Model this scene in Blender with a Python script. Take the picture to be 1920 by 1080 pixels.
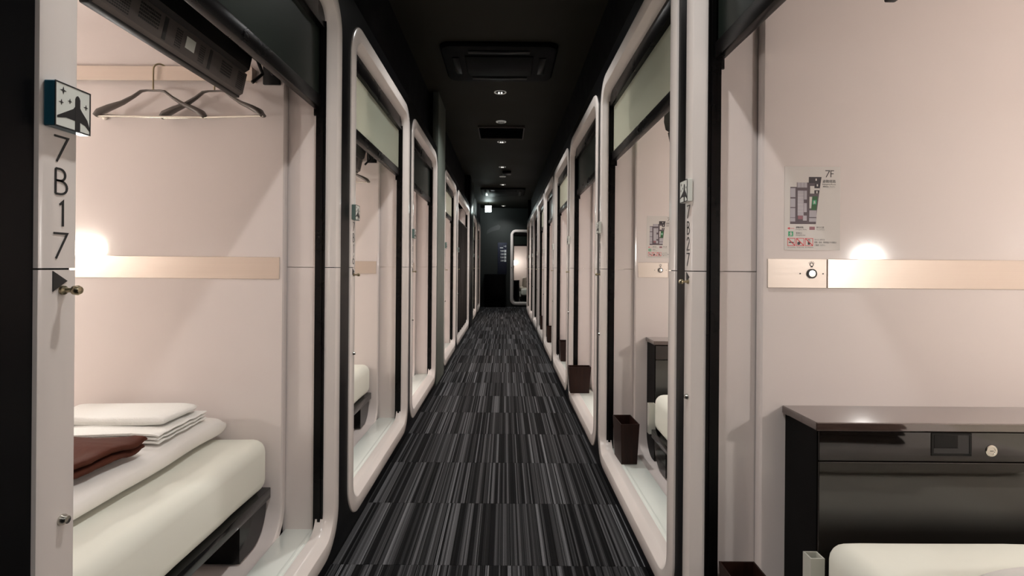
import bpy, bmesh, math, random
from mathutils import Vector, Matrix, noise
random.seed(7)
PI = math.pi
for o in list(bpy.data.objects): bpy.data.objects.remove(o)
scene = bpy.context.scene
COL = scene.collection

# ------------------------------------------------------------------ camera
F_PX = 1000.0
cam_d = bpy.data.cameras.new('camera'); cam = bpy.data.objects.new('camera', cam_d); COL.objects.link(cam)
cam_d.sensor_width = 36.0; cam_d.sensor_fit = 'HORIZONTAL'
cam_d.lens = 36.0 * F_PX / 1920.0
cam_d.shift_x = 13.0 / 1920.0; cam_d.shift_y = -40.0 / 1920.0
cam_d.clip_start = 0.02
CAM_H = 1.07
cam.location = (0, 0, CAM_H); cam.rotation_euler = (PI / 2, -0.008, 0)
scene.camera = cam
# ------------------------------------------------------------------ world, exposure
w = bpy.data.worlds.new('world'); scene.world = w; w.use_nodes = True
w.node_tree.nodes['Background'].inputs[0].default_value = (0.9, 0.95, 1.0, 1)
w.node_tree.nodes['Background'].inputs[1].default_value = 0.0
scene.view_settings.view_transform = 'Standard'; scene.view_settings.look = 'None'
scene.view_settings.exposure = 0.0; scene.view_settings.gamma = 1.0
scene.view_settings.use_curve_mapping = False
CABIN_POWER = 19.0      # wall lamp of every cabin
READ_POWER = 3.6       # small reading light of every cabin
DOWN_POWER = 62.0       # corridor downlights
XL, XR = 0.606, 0.503   # front planes of the cabin frames, left and right
CEIL = 2.63
END_Y = 14.2

# ------------------------------------------------------------------ materials
MATS = {}
def mat(name, col, rough=0.5, metal=0.0, spec=0.5, coat=0.0, emit=None, estr=0.0, noise_amt=0.0, noise_scale=8.0, bump=0.0, bump_scale=40.0, stretch=(1,1,1), trans=0.0):
    m = bpy.data.materials.new(name); m.use_nodes = True; nt = m.node_tree; n = nt.nodes; b = n['Principled BSDF']
    b.inputs['Base Color'].default_value = (*col, 1); b.inputs['Roughness'].default_value = rough
    b.inputs['Metallic'].default_value = metal; b.inputs['Specular IOR Level'].default_value = spec
    b.inputs['Coat Weight'].default_value = coat; b.inputs['Coat Roughness'].default_value = 0.06
    if emit: b.inputs['Emission Color'].default_value = (*emit, 1); b.inputs['Emission Strength'].default_value = estr
    tc = n.new('ShaderNodeTexCoord'); mp = n.new('ShaderNodeMapping'); nt.links.new(tc.outputs['Object'], mp.inputs[0])
    mp.inputs['Scale'].default_value = stretch
    nz = n.new('ShaderNodeTexNoise'); nz.inputs['Scale'].default_value = noise_scale; nz.inputs['Detail'].default_value = 5
    nt.links.new(mp.outputs[0], nz.inputs['Vector'])
    if noise_amt > 0:
        mx = n.new('ShaderNodeMix'); mx.data_type = 'RGBA'
        mx.inputs[6].default_value = (*[c * (1 - noise_amt) for c in col], 1)
        mx.inputs[7].default_value = (*[min(1, c * (1 + noise_amt)) for c in col], 1)
        nt.links.new(nz.outputs[0], mx.inputs[0]); nt.links.new(mx.outputs[2], b.inputs['Base Color'])
    # slight wear in the gloss
    mr = n.new('ShaderNodeMapRange'); mr.inputs[3].default_value = rough * 0.88; mr.inputs[4].default_value = min(1, rough * 1.12)
    nt.links.new(nz.outputs[0], mr.inputs[0]); nt.links.new(mr.outputs[0], b.inputs['Roughness'])
    if bump > 0:
        nb = n.new('ShaderNodeTexNoise'); nb.inputs['Scale'].default_value = bump_scale; nb.inputs['Detail'].default_value = 4
        nt.links.new(mp.outputs[0], nb.inputs['Vector'])
        bp = n.new('ShaderNodeBump'); bp.inputs['Strength'].default_value = bump; bp.inputs['Distance'].default_value = 0.004
        nt.links.new(nb.outputs[0], bp.inputs['Height']); nt.links.new(bp.outputs[0], b.inputs['Normal'])
    MATS[name] = m
    return m

M_SHELL = mat('moulded_pink_panel', (0.775, 0.70, 0.668), 0.12, spec=0.5, noise_amt=0.012, noise_scale=3)
M_FRAME = mat('pale_frame_gloss', (0.78, 0.72, 0.68), 0.22, noise_amt=0.015, noise_scale=4)
M_SILL = mat('sill_gloss', (0.88, 0.92, 0.86), 0.14, noise_amt=0.02)
M_BLACK = mat('black_panel', (0.003, 0.003, 0.0035), 0.30, spec=0.10)
M_TRACK = mat('black_track', (0.004, 0.0035, 0.0035), 0.28, spec=0.15)
M_UPPER = mat('black_paint', (0.004, 0.004, 0.005), 0.7, spec=0.15)
M_CEIL = mat('ceiling_black', (0.020, 0.019, 0.013), 0.6, spec=0.15, noise_amt=0.25, noise_scale=2.0)
M_PILLAR = mat('pillar_grey', (0.125, 0.145, 0.125), 0.5, noise_amt=0.08)
M_ENDWALL = mat('end_wall_grey', (0.022, 0.027, 0.026), 0.45, noise_amt=0.2, noise_scale=1.5)
M_ENDSHAPE = mat('end_wall_shape', (0.05, 0.055, 0.055), 0.5)
M_BLIND_L = mat('blind_olive', (0.42, 0.45, 0.38), 0.35, spec=0.5, noise_amt=0.06, noise_scale=60, stretch=(1, 1, 0.05))
def make_translucent(m, col, k):
    nt = m.node_tree; out = nt.nodes['Material Output']; b = nt.nodes['Principled BSDF']
    t = nt.nodes.new('ShaderNodeBsdfTranslucent'); t.inputs[0].default_value = (*col, 1); mx = nt.nodes.new('ShaderNodeMixShader'); mx.inputs[0].default_value = k
    nt.links.new(b.outputs[0], mx.inputs[1]); nt.links.new(t.outputs[0], mx.inputs[2]); nt.links.new(mx.outputs[0], out.inputs[0])
make_translucent(M_BLIND_L, (0.76, 0.78, 0.71), 0.64)
M_BLIND_D = mat('blind_dark', (0.012, 0.016, 0.013), 0.30, spec=0.25, noise_amt=0.2, noise_scale=90)
M_STRIP = mat('brushed_champagne', (0.58, 0.505, 0.44), 0.36, metal=0.7, noise_amt=0.06, noise_scale=30, stretch=(0.05, 1, 12), bump=0.04, bump_scale=120)
M_PLATE = mat('switch_plate', (0.66, 0.57, 0.50), 0.42, metal=0.3, noise_amt=0.03, noise_scale=40, stretch=(0.05, 1, 10))
M_INK = mat('black_lettering', (0.012, 0.012, 0.013), 0.5)
M_CHROME = mat('worn_chrome', (0.62, 0.60, 0.54), 0.2, metal=1.0, noise_amt=0.05)
M_BRASS = mat('aged_brass', (0.42, 0.36, 0.24), 0.3, metal=1.0, noise_amt=0.1)
M_TEAL = mat('sign_teal', (0.03, 0.15, 0.22), 0.3)
M_SIGNG = mat('sign_grey_green', (0.20, 0.29, 0.26), 0.3)
M_SIGNW = mat('sign_white', (0.72, 0.75, 0.70), 0.3)
M_DARKW = mat('console_black_gloss', (0.008, 0.006, 0.005), 0.05, spec=0.8)
M_CBODY = mat('console_black_matt', (0.003, 0.003, 0.003), 0.5, spec=0.08)
M_CTOP = mat('console_top_gloss', (0.060, 0.038, 0.032), 0.05, spec=1.0, coat=1.0)  # base colour lightened to help imitate the wall's reflection
M_SHEET = mat('mattress_sheet', (0.80, 0.80, 0.71), 0.85, spec=0.2, bump=0.12, bump_scale=14, noise_amt=0.02)
M_DUVET = mat('duvet_white', (0.82, 0.79, 0.75), 0.9, spec=0.15, bump=0.2, bump_scale=18, noise_amt=0.02)
M_TOWEL = mat('towel_white', (0.85, 0.84, 0.80), 0.95, spec=0.1, bump=0.5, bump_scale=260, noise_amt=0.02)
M_BROWN = mat('garment_brown', (0.075, 0.021, 0.011), 0.8, spec=0.2, noise_amt=0.2, noise_scale=14, bump=0.3, bump_scale=60)
M_DARKCLOTH = mat('garment_dark', (0.02, 0.016, 0.016), 0.9, spec=0.2, noise_amt=0.2, noise_scale=14, bump=0.3, bump_scale=60)
M_BASE = mat('bed_base_black', (0.005, 0.005, 0.005), 0.14, spec=0.3)
M_ALU = mat('white_aluminium', (0.66, 0.66, 0.59), 0.35, metal=0.2)
M_BIN = mat('bin_dark_wood', (0.020, 0.0075, 0.005), 0.45, spec=0.2, noise_amt=0.6, noise_scale=26, stretch=(4, 4, 0.15))
M_TVB = mat('tv_black_plastic', (0.005, 0.005, 0.005), 0.45, spec=0.2, bump=0.05, bump_scale=300)
M_TVG = mat('tv_grey_plastic', (0.095, 0.083, 0.078), 0.5, spec=0.3, bump=0.05, bump_scale=300)
M_SCREEN = mat('tv_screen_glass', (0.004, 0.004, 0.005), 0.08)
M_HANGER = mat('hanger_grey', (0.12, 0.105, 0.095), 0.35, metal=0.3)
M_PAPER = mat('poster_paper', (0.62, 0.585, 0.55), 0.55)
M_CURTAIN = mat('curtain_dark', (0.008, 0.006, 0.005), 0.5, spec=0.12)
M_LAMP = mat('lamp_glow', (0.9, 0.88, 0.82), 0.5, emit=(1.0, 0.90, 0.78), estr=9.0)
M_LAMPHI = mat('reading_lamp_glow', (0.9, 0.9, 0.86), 0.5, emit=(1.0, 0.94, 0.84), estr=7.0)
M_EXIT = mat('exit_sign_glow', (0.9, 1, 0.97), 0.5, emit=(0.86, 1.0, 0.97), estr=26.0)
M_REFL = mat('downlight_reflector', (0.55, 0.55, 0.52), 0.35, metal=0.3, emit=(1, 0.95, 0.86), estr=0.10)
M_BULB = mat('downlight_bulb', (0.9, 0.9, 0.85), 0.4, emit=(1, 0.95, 0.86), estr=2.0)
M_DISC = mat('ceiling_disc', (0.55, 0.55, 0.5), 0.5, emit=(1, 0.97, 0.9), estr=0.12)  # faint emission brightens trim rings and speaker rims, which are no lamps
M_CASS = mat('cassette_black', (0.002, 0.0022, 0.0025), 0.5, spec=0.06)
M_BLUEBOARD = mat('directory_blue', (0.020, 0.024, 0.045), 0.4)
M_GLYPH = mat('directory_white', (0.65, 0.68, 0.68), 0.5)

def carpet_mat():
    m = bpy.data.materials.new('striped_carpet'); m.use_nodes = True; nt = m.node_tree; n = nt.nodes; L = nt.links.new
    b = n['Principled BSDF']; b.inputs['Roughness'].default_value = 0.95; b.inputs['Specular IOR Level'].default_value = 0.15
    geo = n.new('ShaderNodeNewGeometry'); info = n.new('ShaderNodeObjectInfo')
    sep = n.new('ShaderNodeSeparateXYZ'); L(geo.outputs['Position'], sep.inputs[0])
    off = n.new('ShaderNodeMath'); off.operation = 'MULTIPLY_ADD'; L(info.outputs['Random'], off.inputs[0]); off.inputs[1].default_value = 37.0
    L(sep.outputs['X'], off.inputs[2])
    def bands(freq, jitter_freq):
        a = n.new('ShaderNodeMath'); a.operation = 'MULTIPLY'; L(off.outputs[0], a.inputs[0]); a.inputs[1].default_value = freq
        # uneven band widths
        nz = n.new('ShaderNodeTexNoise'); nz.noise_dimensions = '1D'; nz.inputs['Scale'].default_value = jitter_freq; L(off.outputs[0], nz.inputs['W'])
        ad = n.new('ShaderNodeMath'); ad.operation = 'MULTIPLY_ADD'; L(nz.outputs[0], ad.inputs[0]); ad.inputs[1].default_value = 2.6; L(a.outputs[0], ad.inputs[2])
        fl = n.new('ShaderNodeMath'); fl.operation = 'FLOOR'; L(ad.outputs[0], fl.inputs[0])
        wn = n.new('ShaderNodeTexWhiteNoise'); wn.noise_dimensions = '1D'; L(fl.outputs[0], wn.inputs['W'])
        return wn.outputs['Value']
    v1 = bands(115.0, 60.0); v2 = bands(310.0, 120.0); v3 = bands(22.0, 12.0)
    r1 = n.new('ShaderNodeValToRGB'); e = r1.color_ramp.elements
    e[0].position = 0.0; e[0].color = (0.0035, 0.0035, 0.004, 1); e[1].position = 1.0; e[1].color = (0.095, 0.096, 0.101, 1)
    for p, c in ((0.30, 0.005), (0.42, 0.020), (0.72, 0.042)):
        x = r1.color_ramp.elements.new(p); x.color = (c, c, c * 1.05, 1)
    L(v1, r1.inputs[0])
    m2 = n.new('ShaderNodeMapRange'); L(v2, m2.inputs[0]); m2.inputs[3].default_value = 0.30; m2.inputs[4].default_value = 1.7
    m3 = n.new('ShaderNodeMapRange'); L(v3, m3.inputs[0]); m3.inputs[3].default_value = 0.9; m3.inputs[4].default_value = 1.35
    mm = n.new('ShaderNodeMath'); mm.operation = 'MULTIPLY'; L(m2.outputs[0], mm.inputs[0]); L(m3.outputs[0], mm.inputs[1])
    fz = n.new('ShaderNodeTexNoise'); fz.inputs['Scale'].default_value = 420; fz.inputs['Detail'].default_value = 3; L(geo.outputs['Position'], fz.inputs['Vector'])
    m4 = n.new('ShaderNodeMapRange'); L(fz.outputs[0], m4.inputs[0]); m4.inputs[1].default_value = 0.3; m4.inputs[2].default_value = 0.7; m4.inputs[3].default_value = 0.55; m4.inputs[4].default_value = 1.5
    mk = n.new('ShaderNodeMath'); mk.operation = 'MULTIPLY'; L(mm.outputs[0], mk.inputs[0]); L(m4.outputs[0], mk.inputs[1])
    vm = n.new('ShaderNodeVectorMath'); vm.operation = 'SCALE'; L(r1.outputs[0], vm.inputs[0]); L(mk.outputs[0], vm.inputs['Scale'])
    L(vm.outputs[0], b.inputs['Base Color'])
    bp = n.new('ShaderNodeBump'); bp.inputs['Strength'].default_value = 0.5; bp.inputs['Distance'].default_value = 0.002
    L(fz.outputs[0], bp.inputs['Height']); L(bp.outputs[0], b.inputs['Normal'])
    return m
M_CARPET = carpet_mat()

# ------------------------------------------------------------------ helpers
def tag(o, label=None, cat=None, group=None, kind=None):
    if label: o['label'] = label
    if cat: o['category'] = cat
    if group: o['group'] = group
    if kind: o['kind'] = kind
    return o
def empty(name, loc=(0, 0, 0), rz=0.0, parent=None):
    o = bpy.data.objects.new(name, None); COL.objects.link(o); o.location = loc; o.rotation_euler = (0, 0, rz)
    o.empty_display_size = 0.1; o.parent = parent
    return o
class MB:
    def __init__(s): s.bm = bmesh.new()
    def poly(s, pts, mi=0):
        vs = [s.bm.verts.new(p) for p in pts]
        f = s.bm.faces.new(vs); f.material_index = mi
        return f
    def box(s, x0, x1, y0, y1, z0, z1, bev=0.0, seg=2, mi=0, rot=None):
        b = bmesh.new()
        bmesh.ops.create_cube(b, size=1.0)
        c = Vector(((x0 + x1) / 2, (y0 + y1) / 2, (z0 + z1) / 2)); d = Vector((abs(x1 - x0), abs(y1 - y0), abs(z1 - z0)))
        for v in b.verts: v.co = Vector((v.co.x * d.x, v.co.y * d.y, v.co.z * d.z))
        if bev > 0: bmesh.ops.bevel(b, geom=list(b.edges), offset=min(bev, min(d) * 0.49), segments=seg, profile=0.5, affect='EDGES')
        if rot is not None:
            for v in b.verts: v.co = rot @ v.co
        for v in b.verts: v.co += c
        s.merge(b, mi)
    def merge(s, b, mi=0):
        mp = {v: s.bm.verts.new(v.co) for v in b.verts}
        for f in b.faces:
            try: nf = s.bm.faces.new([mp[v] for v in f.verts]); nf.material_index = mi
            except ValueError: pass
        b.free()
    def loft(s, rings, closed=True, caps=(True, True), mi=0):
        R = [[s.bm.verts.new(p) for p in r] for r in rings]
        n = len(rings[0])
        for a, b in zip(R, R[1:]):
            for i in range(n if closed else n - 1):
                j = (i + 1) % n
                f = s.bm.faces.new((a[i], a[j], b[j], b[i])); f.material_index = mi
        if closed and caps[0]: f = s.bm.faces.new(list(reversed(R[0]))); f.material_index = mi
        if closed and caps[1]: f = s.bm.faces.new(R[-1]); f.material_index = mi
    def tube(s, pts, r, n=10, mi=0, squash=None):
        pts = [Vector(p) for p in pts]; rings = []
        rs = r if isinstance(r, (list, tuple)) else [r] * len(pts)
        up = Vector((0, 0, 1)); t0 = (pts[1] - pts[0]).normalized()
        if abs(t0.dot(up)) > 0.95: up = Vector((0, 1, 0))
        for i, p in enumerate(pts):
            t = (pts[min(i + 1, len(pts) - 1)] - pts[max(i - 1, 0)]).normalized()
            a = t.cross(up)
            if a.length < 1e-4: a = t.orthogonal()
            a.normalize(); b = a.cross(t).normalized(); up = b
            sq = squash if squash else (1, 1)
            rings.append([p + a * (math.cos(k * 2 * PI / n) * rs[i] * sq[0]) + b * (math.sin(k * 2 * PI / n) * rs[i] * sq[1]) for k in range(n)])
        s.loft(rings, mi=mi)
    def lathe(s, prof, centre, axis='Z', n=24, mi=0):
        c = Vector(centre); rings = []
        for r, h in prof:
            ring = []
            for k in range(n):
                a = k * 2 * PI / n; x, y = r * math.cos(a), r * math.sin(a)
                ring.append(c + (Vector((x, y, h)) if axis == 'Z' else Vector((h, x, y)) if axis == 'X' else Vector((y, h, x))))
            rings.append(ring)
        s.loft(rings, mi=mi)
    def prism(s, pts2, f, t0, t1, mi=0):
        """extrude a 2-D outline: f(a,b,t) -> xyz"""
        s.loft([[f(a, b, t0) for a, b in pts2], [f(a, b, t1) for a, b in pts2]], mi=mi)
    def build(s, name, mats, parent=None, smooth=30, loc=None):
        bmesh.ops.recalc_face_normals(s.bm, faces=list(s.bm.faces))
        me = bpy.data.meshes.new(name); s.bm.to_mesh(me); s.bm.free()
        for m in (mats if isinstance(mats, (list, tuple)) else [mats]): me.materials.append(m)
        if smooth:
            me.shade_smooth(); me.set_sharp_from_angle(angle=math.radians(smooth))
        o = bpy.data.objects.new(name, me); COL.objects.link(o); o.parent = parent
        if loc: o.location = loc
        return o
KIDS = {}
def children(o): return [c for c in bpy.data.objects if c.parent == o]
def copy_tree(o, parent=None, skip=()):
    c = o.copy(); COL.objects.link(c); c.parent = parent
    for ch in children(o):
        if ch.name.split('.')[0] not in skip: copy_tree(ch, c, skip)
    return c
def struct(mb, name, m, smooth=30):
    o = mb.build(name, m, None, smooth); o['kind'] = 'structure'; return o

# stroke lettering -------------------------------------------------------
def arc(cx, cy, rx, ry, a0, a1, n=10):
    return [(cx + rx * math.cos(math.radians(a0 + (a1 - a0) * i / n)), cy + ry * math.sin(math.radians(a0 + (a1 - a0) * i / n))) for i in range(n + 1)]
GLYPH = {
    '7': [[(0.0, 1.0), (0.66, 1.0), (0.12, 0.0)]],
    'B': [[(0.06, 0.0), (0.06, 1.0)], [(0.06, 1.0), (0.25, 1.0)] + arc(0.26, 0.765, 0.26, 0.235, 90, -90) + [(0.06, 0.53)], [(0.06, 0.53), (0.27, 0.53)] + arc(0.28, 0.265, 0.33, 0.265, 90, -90) + [(0.06, 0.0)]],
    '1': [[(0.2, 0.86), (0.36, 1.0), (0.36, 0.0)]],
    '2': [arc(0.31, 0.72, 0.27, 0.28, 170, -25) + [(0.04, 0.0), (0.64, 0.0)]],
    '3': [arc(0.3, 0.76, 0.24, 0.24, 150, -90) , arc(0.3, 0.27, 0.29, 0.27, 90, -150)],
    '4': [[(0.48, 0.0), (0.48, 1.0), (0.0, 0.27), (0.66, 0.27)]],
    '5': [[(0.58, 1.0), (0.2, 1.0), (0.12, 0.56)] + arc(0.29, 0.32, 0.32, 0.32, 110, -140)],
    '6': [arc(0.32, 0.3, 0.3, 0.3, 0, 360, 20), [(0.06, 0.42), (0.42, 1.0)]],
    '8': [arc(0.32, 0.76, 0.23, 0.24, 0, 360, 18), arc(0.32, 0.27, 0.3, 0.27, 0, 360, 18)],
    '9': [arc(0.32, 0.7, 0.3, 0.3, 0, 360, 20), [(0.58, 0.58), (0.22, 0.0)]],
    '0': [arc(0.32, 0.5, 0.3, 0.5, 0, 360, 24)],
    'F': [[(0.08, 0.0), (0.08, 1.0), (0.56, 1.0)], [(0.08, 0.54), (0.5, 0.54)]],
}
def ribbon(pts, t):
    """outline quads of a polyline with half thickness t and mitred joints"""
    P = [Vector(p) for p in pts]; L, R = [], []
    for i, p in enumerate(P):
        d0 = (p - P[i - 1]).normalized() if i else (P[1] - p).normalized()
        d1 = (P[i + 1] - p).normalized() if i < len(P) - 1 else d0
        n0 = Vector((-d0.y, d0.x)); n1 = Vector((-d1.y, d1.x)); nn = (n0 + n1)
        nn = nn.normalized() if nn.length > 1e-3 else n0
        k = t / max(0.45, nn.dot(n0)); L.append(p + nn * k); R.append(p - nn * k)
    return [(L[i], L[i + 1], R[i + 1], R[i]) for i in range(len(P) - 1)]
def glyph(mb, ch, f, x, y, h, thick=0.045, mi=0, d=0.0006):
    for pl in GLYPH[ch]:
        for q in ribbon(pl, thick):
            mb.loft([[f(x + p.x * h, y + p.y * h, 0) for p in q], [f(x + p.x * h, y + p.y * h, d) for p in q]], mi=mi)
FLAT = {}
def font_outline(txt, size):
    """triangles of a text set in Blender's own font (with its fallback for Japanese)"""
    c = bpy.data.curves.new('t', 'FONT'); c.body = txt; c.size = size; c.fill_mode = 'FRONT'; c.resolution_u = 2
    o = bpy.data.objects.new('t', c); COL.objects.link(o)
    dg = bpy.context.evaluated_depsgraph_get(); me = o.evaluated_get(dg).to_mesh()
    tri = [[tuple(me.vertices[i].co[:2]) for i in p.vertices] for p in me.polygons]
    o.evaluated_get(dg).to_mesh_clear(); bpy.data.objects.remove(o); bpy.data.curves.remove(c)
    return tri

# ------------------------------------------------------------------ rounded-rectangle sweeps
Z0, Z1, RAD, HALF = 0.045, 2.06, 0.15, 0.64
SEAM = 1.062
def rr_half(d, upper, half=HALF, r=RAD, z0=Z0, z1=Z1, seg=10):
    rr = max(0.004, r - d); y = half - d; out = []
    if upper:
        out.append((y, SEAM + 0.0012)); cy, cz = half - max(r, d + 0.004), z1 - max(r, d + 0.004)
        for i in range(seg + 1): a = i / seg * PI / 2; out.append((cy + rr * math.cos(a), cz + rr * math.sin(a)))
        for i in range(seg + 1): a = PI / 2 + i / seg * PI / 2; out.append((-cy + rr * math.cos(a), cz + rr * math.sin(a)))
        out.append((-y, SEAM + 0.0012))
    else:
        out.append((-y, SEAM - 0.0012)); cy, cz = half - max(r, d + 0.004), z0 + max(r, d + 0.004)
        for i in range(seg + 1): a = PI + i / seg * PI / 2; out.append((-cy + rr * math.cos(a), cz + rr * math.sin(a)))
        for i in range(seg + 1): a = 1.5 * PI + i / seg * PI / 2; out.append((cy + rr * math.cos(a), cz + rr * math.sin(a)))
        out.append((y, SEAM - 0.0012))
    return out
def rr_full(y0, y1, z0, z1, r, seg=8):
    out = []
    for cy, cz, a0 in ((y1 - r, z1 - r, 0), (y0 + r, z1 - r, PI / 2), (y0 + r, z0 + r, PI), (y1 - r, z0 + r, 1.5 * PI)):
        for i in range(seg + 1): a = a0 + i / seg * PI / 2; out.append((cy + r * math.cos(a), cz + r * math.sin(a)))
    return out
FRAME_PROF = [(0.0, 0.058), (0.0, 0.008), (0.0025, 0.0025), (0.008, 0.0), (0.059, 0.0), (0.0605, 0.0006), (0.0622, 0.0026), (0.074, 0.015), (0.081, 0.024), (0.084, 0.031), (0.084, 0.058)]
def frame_half(upper, half):
    mb = MB(); rings = []
    paths = [[(u, y, z) for y, z in rr_half(d, upper, half)] for d, u in FRAME_PROF]
    n = len(paths[0])
    for i in range(n): rings.append([p[i] for p in paths])
    mb.loft(rings, closed=True)
    return mb

WB = 0.54      # half width inside the shell (walls A at -WB, B at +WB for a standard cabin)
FLOORZ = 0.12
def cabin(number, half=HALF, blind='L', with_fit=True, lamp=True):
    """local axes: +x into the cabin, +y to the left of someone facing in, z up; origin on the frame's front plane"""
    wb = half - 0.10
    c = empty('sleeping_cabin')
    frame_half(True, half).build('frame_upper', M_FRAME, c, 35)
    frame_half(False, half).build('frame_lower', M_FRAME, c, 35)
    # black sliding-door track just behind the frame
    for s in (-1, 1):
        mb = MB(); y1, y0 = s * (half - 0.055), s * (half - 0.088)
        mb.box(0.0315, 0.066, min(y0, y1), max(y0, y1), 0.126, 2.03)
        mb.box(0.040, 0.050, min(y0, y1) - (0.004 if s > 0 else 0), max(y0, y1) + (0.004 if s < 0 else 0), 0.126, 2.03)
        mb.build('door_track', M_TRACK, c, 0)
    mb = MB(); mb.box(0.043, 0.070, -half + 0.08, half - 0.08, 1.99, 2.03); mb.build('track_head', M_TRACK, c, 0)
    # jamb: flat panels between track and moulded shell, split at the seam
    for z0, z1 in ((0.115, SEAM - 0.001), (SEAM + 0.001, 2.04)):
        for s in (-1, 1):
            mb = MB(); y0, y1 = sorted((s * (half - 0.070), s * (half - 0.045)))
            mb.box(0.0665, 0.180, y0, y1, z0, z1); mb.build('jamb_panel', M_SHELL, c, 0)
    mb = MB(); mb.box(0.040, 0.172, -half + 0.06, half - 0.06, 0.095, 0.128, 0.003); mb.box(0.066, 0.078, -half + 0.07, half - 0.07, 0.12, 0.1295, 0.001)
    mb.build('sill', M_SILL, c, 30)
    # moulded shell: walls, floor and ceiling run into each other with round coves
    mb = MB()
    secs = [(0.171, -0.028), (0.171, -0.012), (0.172, -0.006), (0.176, -0.0015), (0.183, 0.0), (2.02, 0.0), (2.06, 0.01), (2.085, 0.035), (2.10, 0.10), (2.10, 0.5)]
    rings = []
    for u, ins in secs:
        i2 = min(ins, 0.5)
        rings.append([(u, y, z) for y, z in rr_full(-wb + i2, wb - i2, FLOORZ + i2, 2.02 - i2, max(0.02, 0.11 - min(i2, 0.09)) if i2 < 0.2 else 0.02)])
    mb.loft(rings, closed=True, caps=(False, True))
    mb.build('moulded_shell', M_SHELL, c, 32)
    # blind
    if blind:
        mb = MB(); mb.box(0.036, 0.074, -half + 0.080, half - 0.080, 1.905, 1.985, 0.004); cas = mb.build('blind_cassette', M_TRACK, c)
        mb = MB(); mb.box(0.0565, 0.0605, -half + 0.078, half - 0.078, 1.665, 1.91); bl = mb.build('blind', M_BLIND_L if blind == 'L' else M_BLIND_D, c, 0)
        mb = MB(); mb.box(0.047, 0.073, -half + 0.079, half - 0.079, 1.622, 1.668, 0.004); mb.box(0.044, 0.05, -0.012, 0.012, 1.632, 1.650, 0.002)
        mb.box(0.042, 0.076, -half + 0.076, -half + 0.084, 1.60, 1.63, 0.001); mb.box(0.042, 0.076, half - 0.084, half - 0.076, 1.60, 1.63, 0.001)
        mb.build('blind_bar', M_TRACK, bl)
    if with_fit:
        # metal strips on both side walls
        mb = MB(); mb.box(0.185, 2.0, -wb - 0.002, -wb + 0.003, 1.020, 1.097, 0.0012, 1); mb.build('wall_strip', M_STRIP, c)
        mb = MB(); mb.box(0.342, 2.0, wb - 0.003, wb + 0.002, 1.020, 1.097, 0.0012, 1); mb.build('wall_strip', M_STRIP, c)
        mb = MB(); mb.box(0.185, 0.340, wb - 0.003, wb + 0.002, 1.020, 1.097, 0.0012, 1); pl = mb.build('switch_plate', M_PLATE, c)
        mb = MB(); mb.lathe([(0.0, -0.001), (0.0125, -0.001), (0.0125, 0.004), (0.0095, 0.004), (0.0095, 0.002)], (0.300, wb - 0.003, 1.058), 'Y', 24)
        b0 = mb.bm
        for v in b0.verts: v.co.y = 2 * (wb - 0.003) - v.co.y
        ring = mb.build('button_ring', M_INK, pl, 40)
        mb = MB(); mb.lathe([(0.0, 0.0045), (0.0085, 0.004), (0.0095, 0.001), (0.0095, -0.001)], (0.300, wb - 0.003, 1.058), 'Y', 24)
        for v in mb.bm.verts: v.co.y = 2 * (wb - 0.003) - v.co.y
        mb.build('switch_button', M_CHROME, pl, 40)
        mb = MB()
        g = lambda a, b, t: (0.300 + a, wb - 0.0031 - t, 1.082 + b)
        pts = [(0.0045 * math.cos(k * PI / 8), 0.0045 * math.sin(k * PI / 8)) for k in range(17)]
        for q in ribbon(pts, 0.0009): mb.loft([[g(p.x, p.y, 0) for p in q], [g(p.x, p.y, 0.0005) for p in q]])
        mb.prism([(-0.0025, -0.0075), (0.0025, -0.0075), (0.0028, -0.004), (-0.0028, -0.004)], g, 0, 0.0005)
        for k in range(5):
            a = math.radians(30 + 30 * k)
            for q in ribbon([(0.0068 * math.cos(a), 0.0068 * math.sin(a)), (0.0088 * math.cos(a), 0.0088 * math.sin(a))], 0.0006): mb.loft([[g(p.x, p.y, 0) for p in q], [g(p.x, p.y, 0.0005) for p in q]])
        for dx in (-0.030, 0.030): mb.lathe([(0, -0.0005), (0.0018, -0.0005), (0.0018, 0.0005)], (0.300 + dx, wb - 0.0032, 1.058), 'Y', 10)
        mb.build('lamp_icon', M_INK, pl, 0)['kind'] = 'stuff'
        # clothes rail on wall A
        mb = MB(); mb.box(0.272, 1.75, -wb + 0.026, -wb + 0.030, 1.704, 1.754, 0.0015, 1)
        for u in (0.272, 1.73): mb.box(u, u + 0.020, -wb - 0.002, -wb + 0.028, 1.706, 1.752, 0.001, 1)
        mb.build('clothes_rail', M_STRIP, c)
        mb = MB(); mb.lathe([(0.0, 0.0), (0.012, 0.0), (0.012, 0.006), (0.005, 0.010), (0.005, 0.024), (0.009, 0.028), (0.009, 0.034), (0.0, 0.036)], (0.80, -wb, 1.585), 'Y', 16); mb.build('wall_hook', M_CHROME, c, 40)
        # small reading light just above the strip of wall A
        if lamp:
            mb = MB(); mb.box(0.80, 0.93, -wb + 0.002, -wb + 0.034, 1.098, 1.150, 0.014, 4); mb.build('reading_light', M_LAMPHI, c)
            ld = bpy.data.lights.new('reading_light_glow', 'AREA'); ld.energy = READ_POWER; ld.color = (1.0, 0.965, 0.92); ld.shape = 'DISK'; ld.size = 0.06
            lo = bpy.data.objects.new('reading_light_glow', ld); COL.objects.link(lo); lo.parent = c; lo.location = (0.865, -wb + 0.038, 1.112); lo.rotation_euler = (PI / 2, 0, 0)
    # number, arrow, knob and lock on the +y post
    yc = half - 0.034
    f = lambda a, b, t: (-0.0004 - t, yc - a, b)
    mb = MB()
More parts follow.
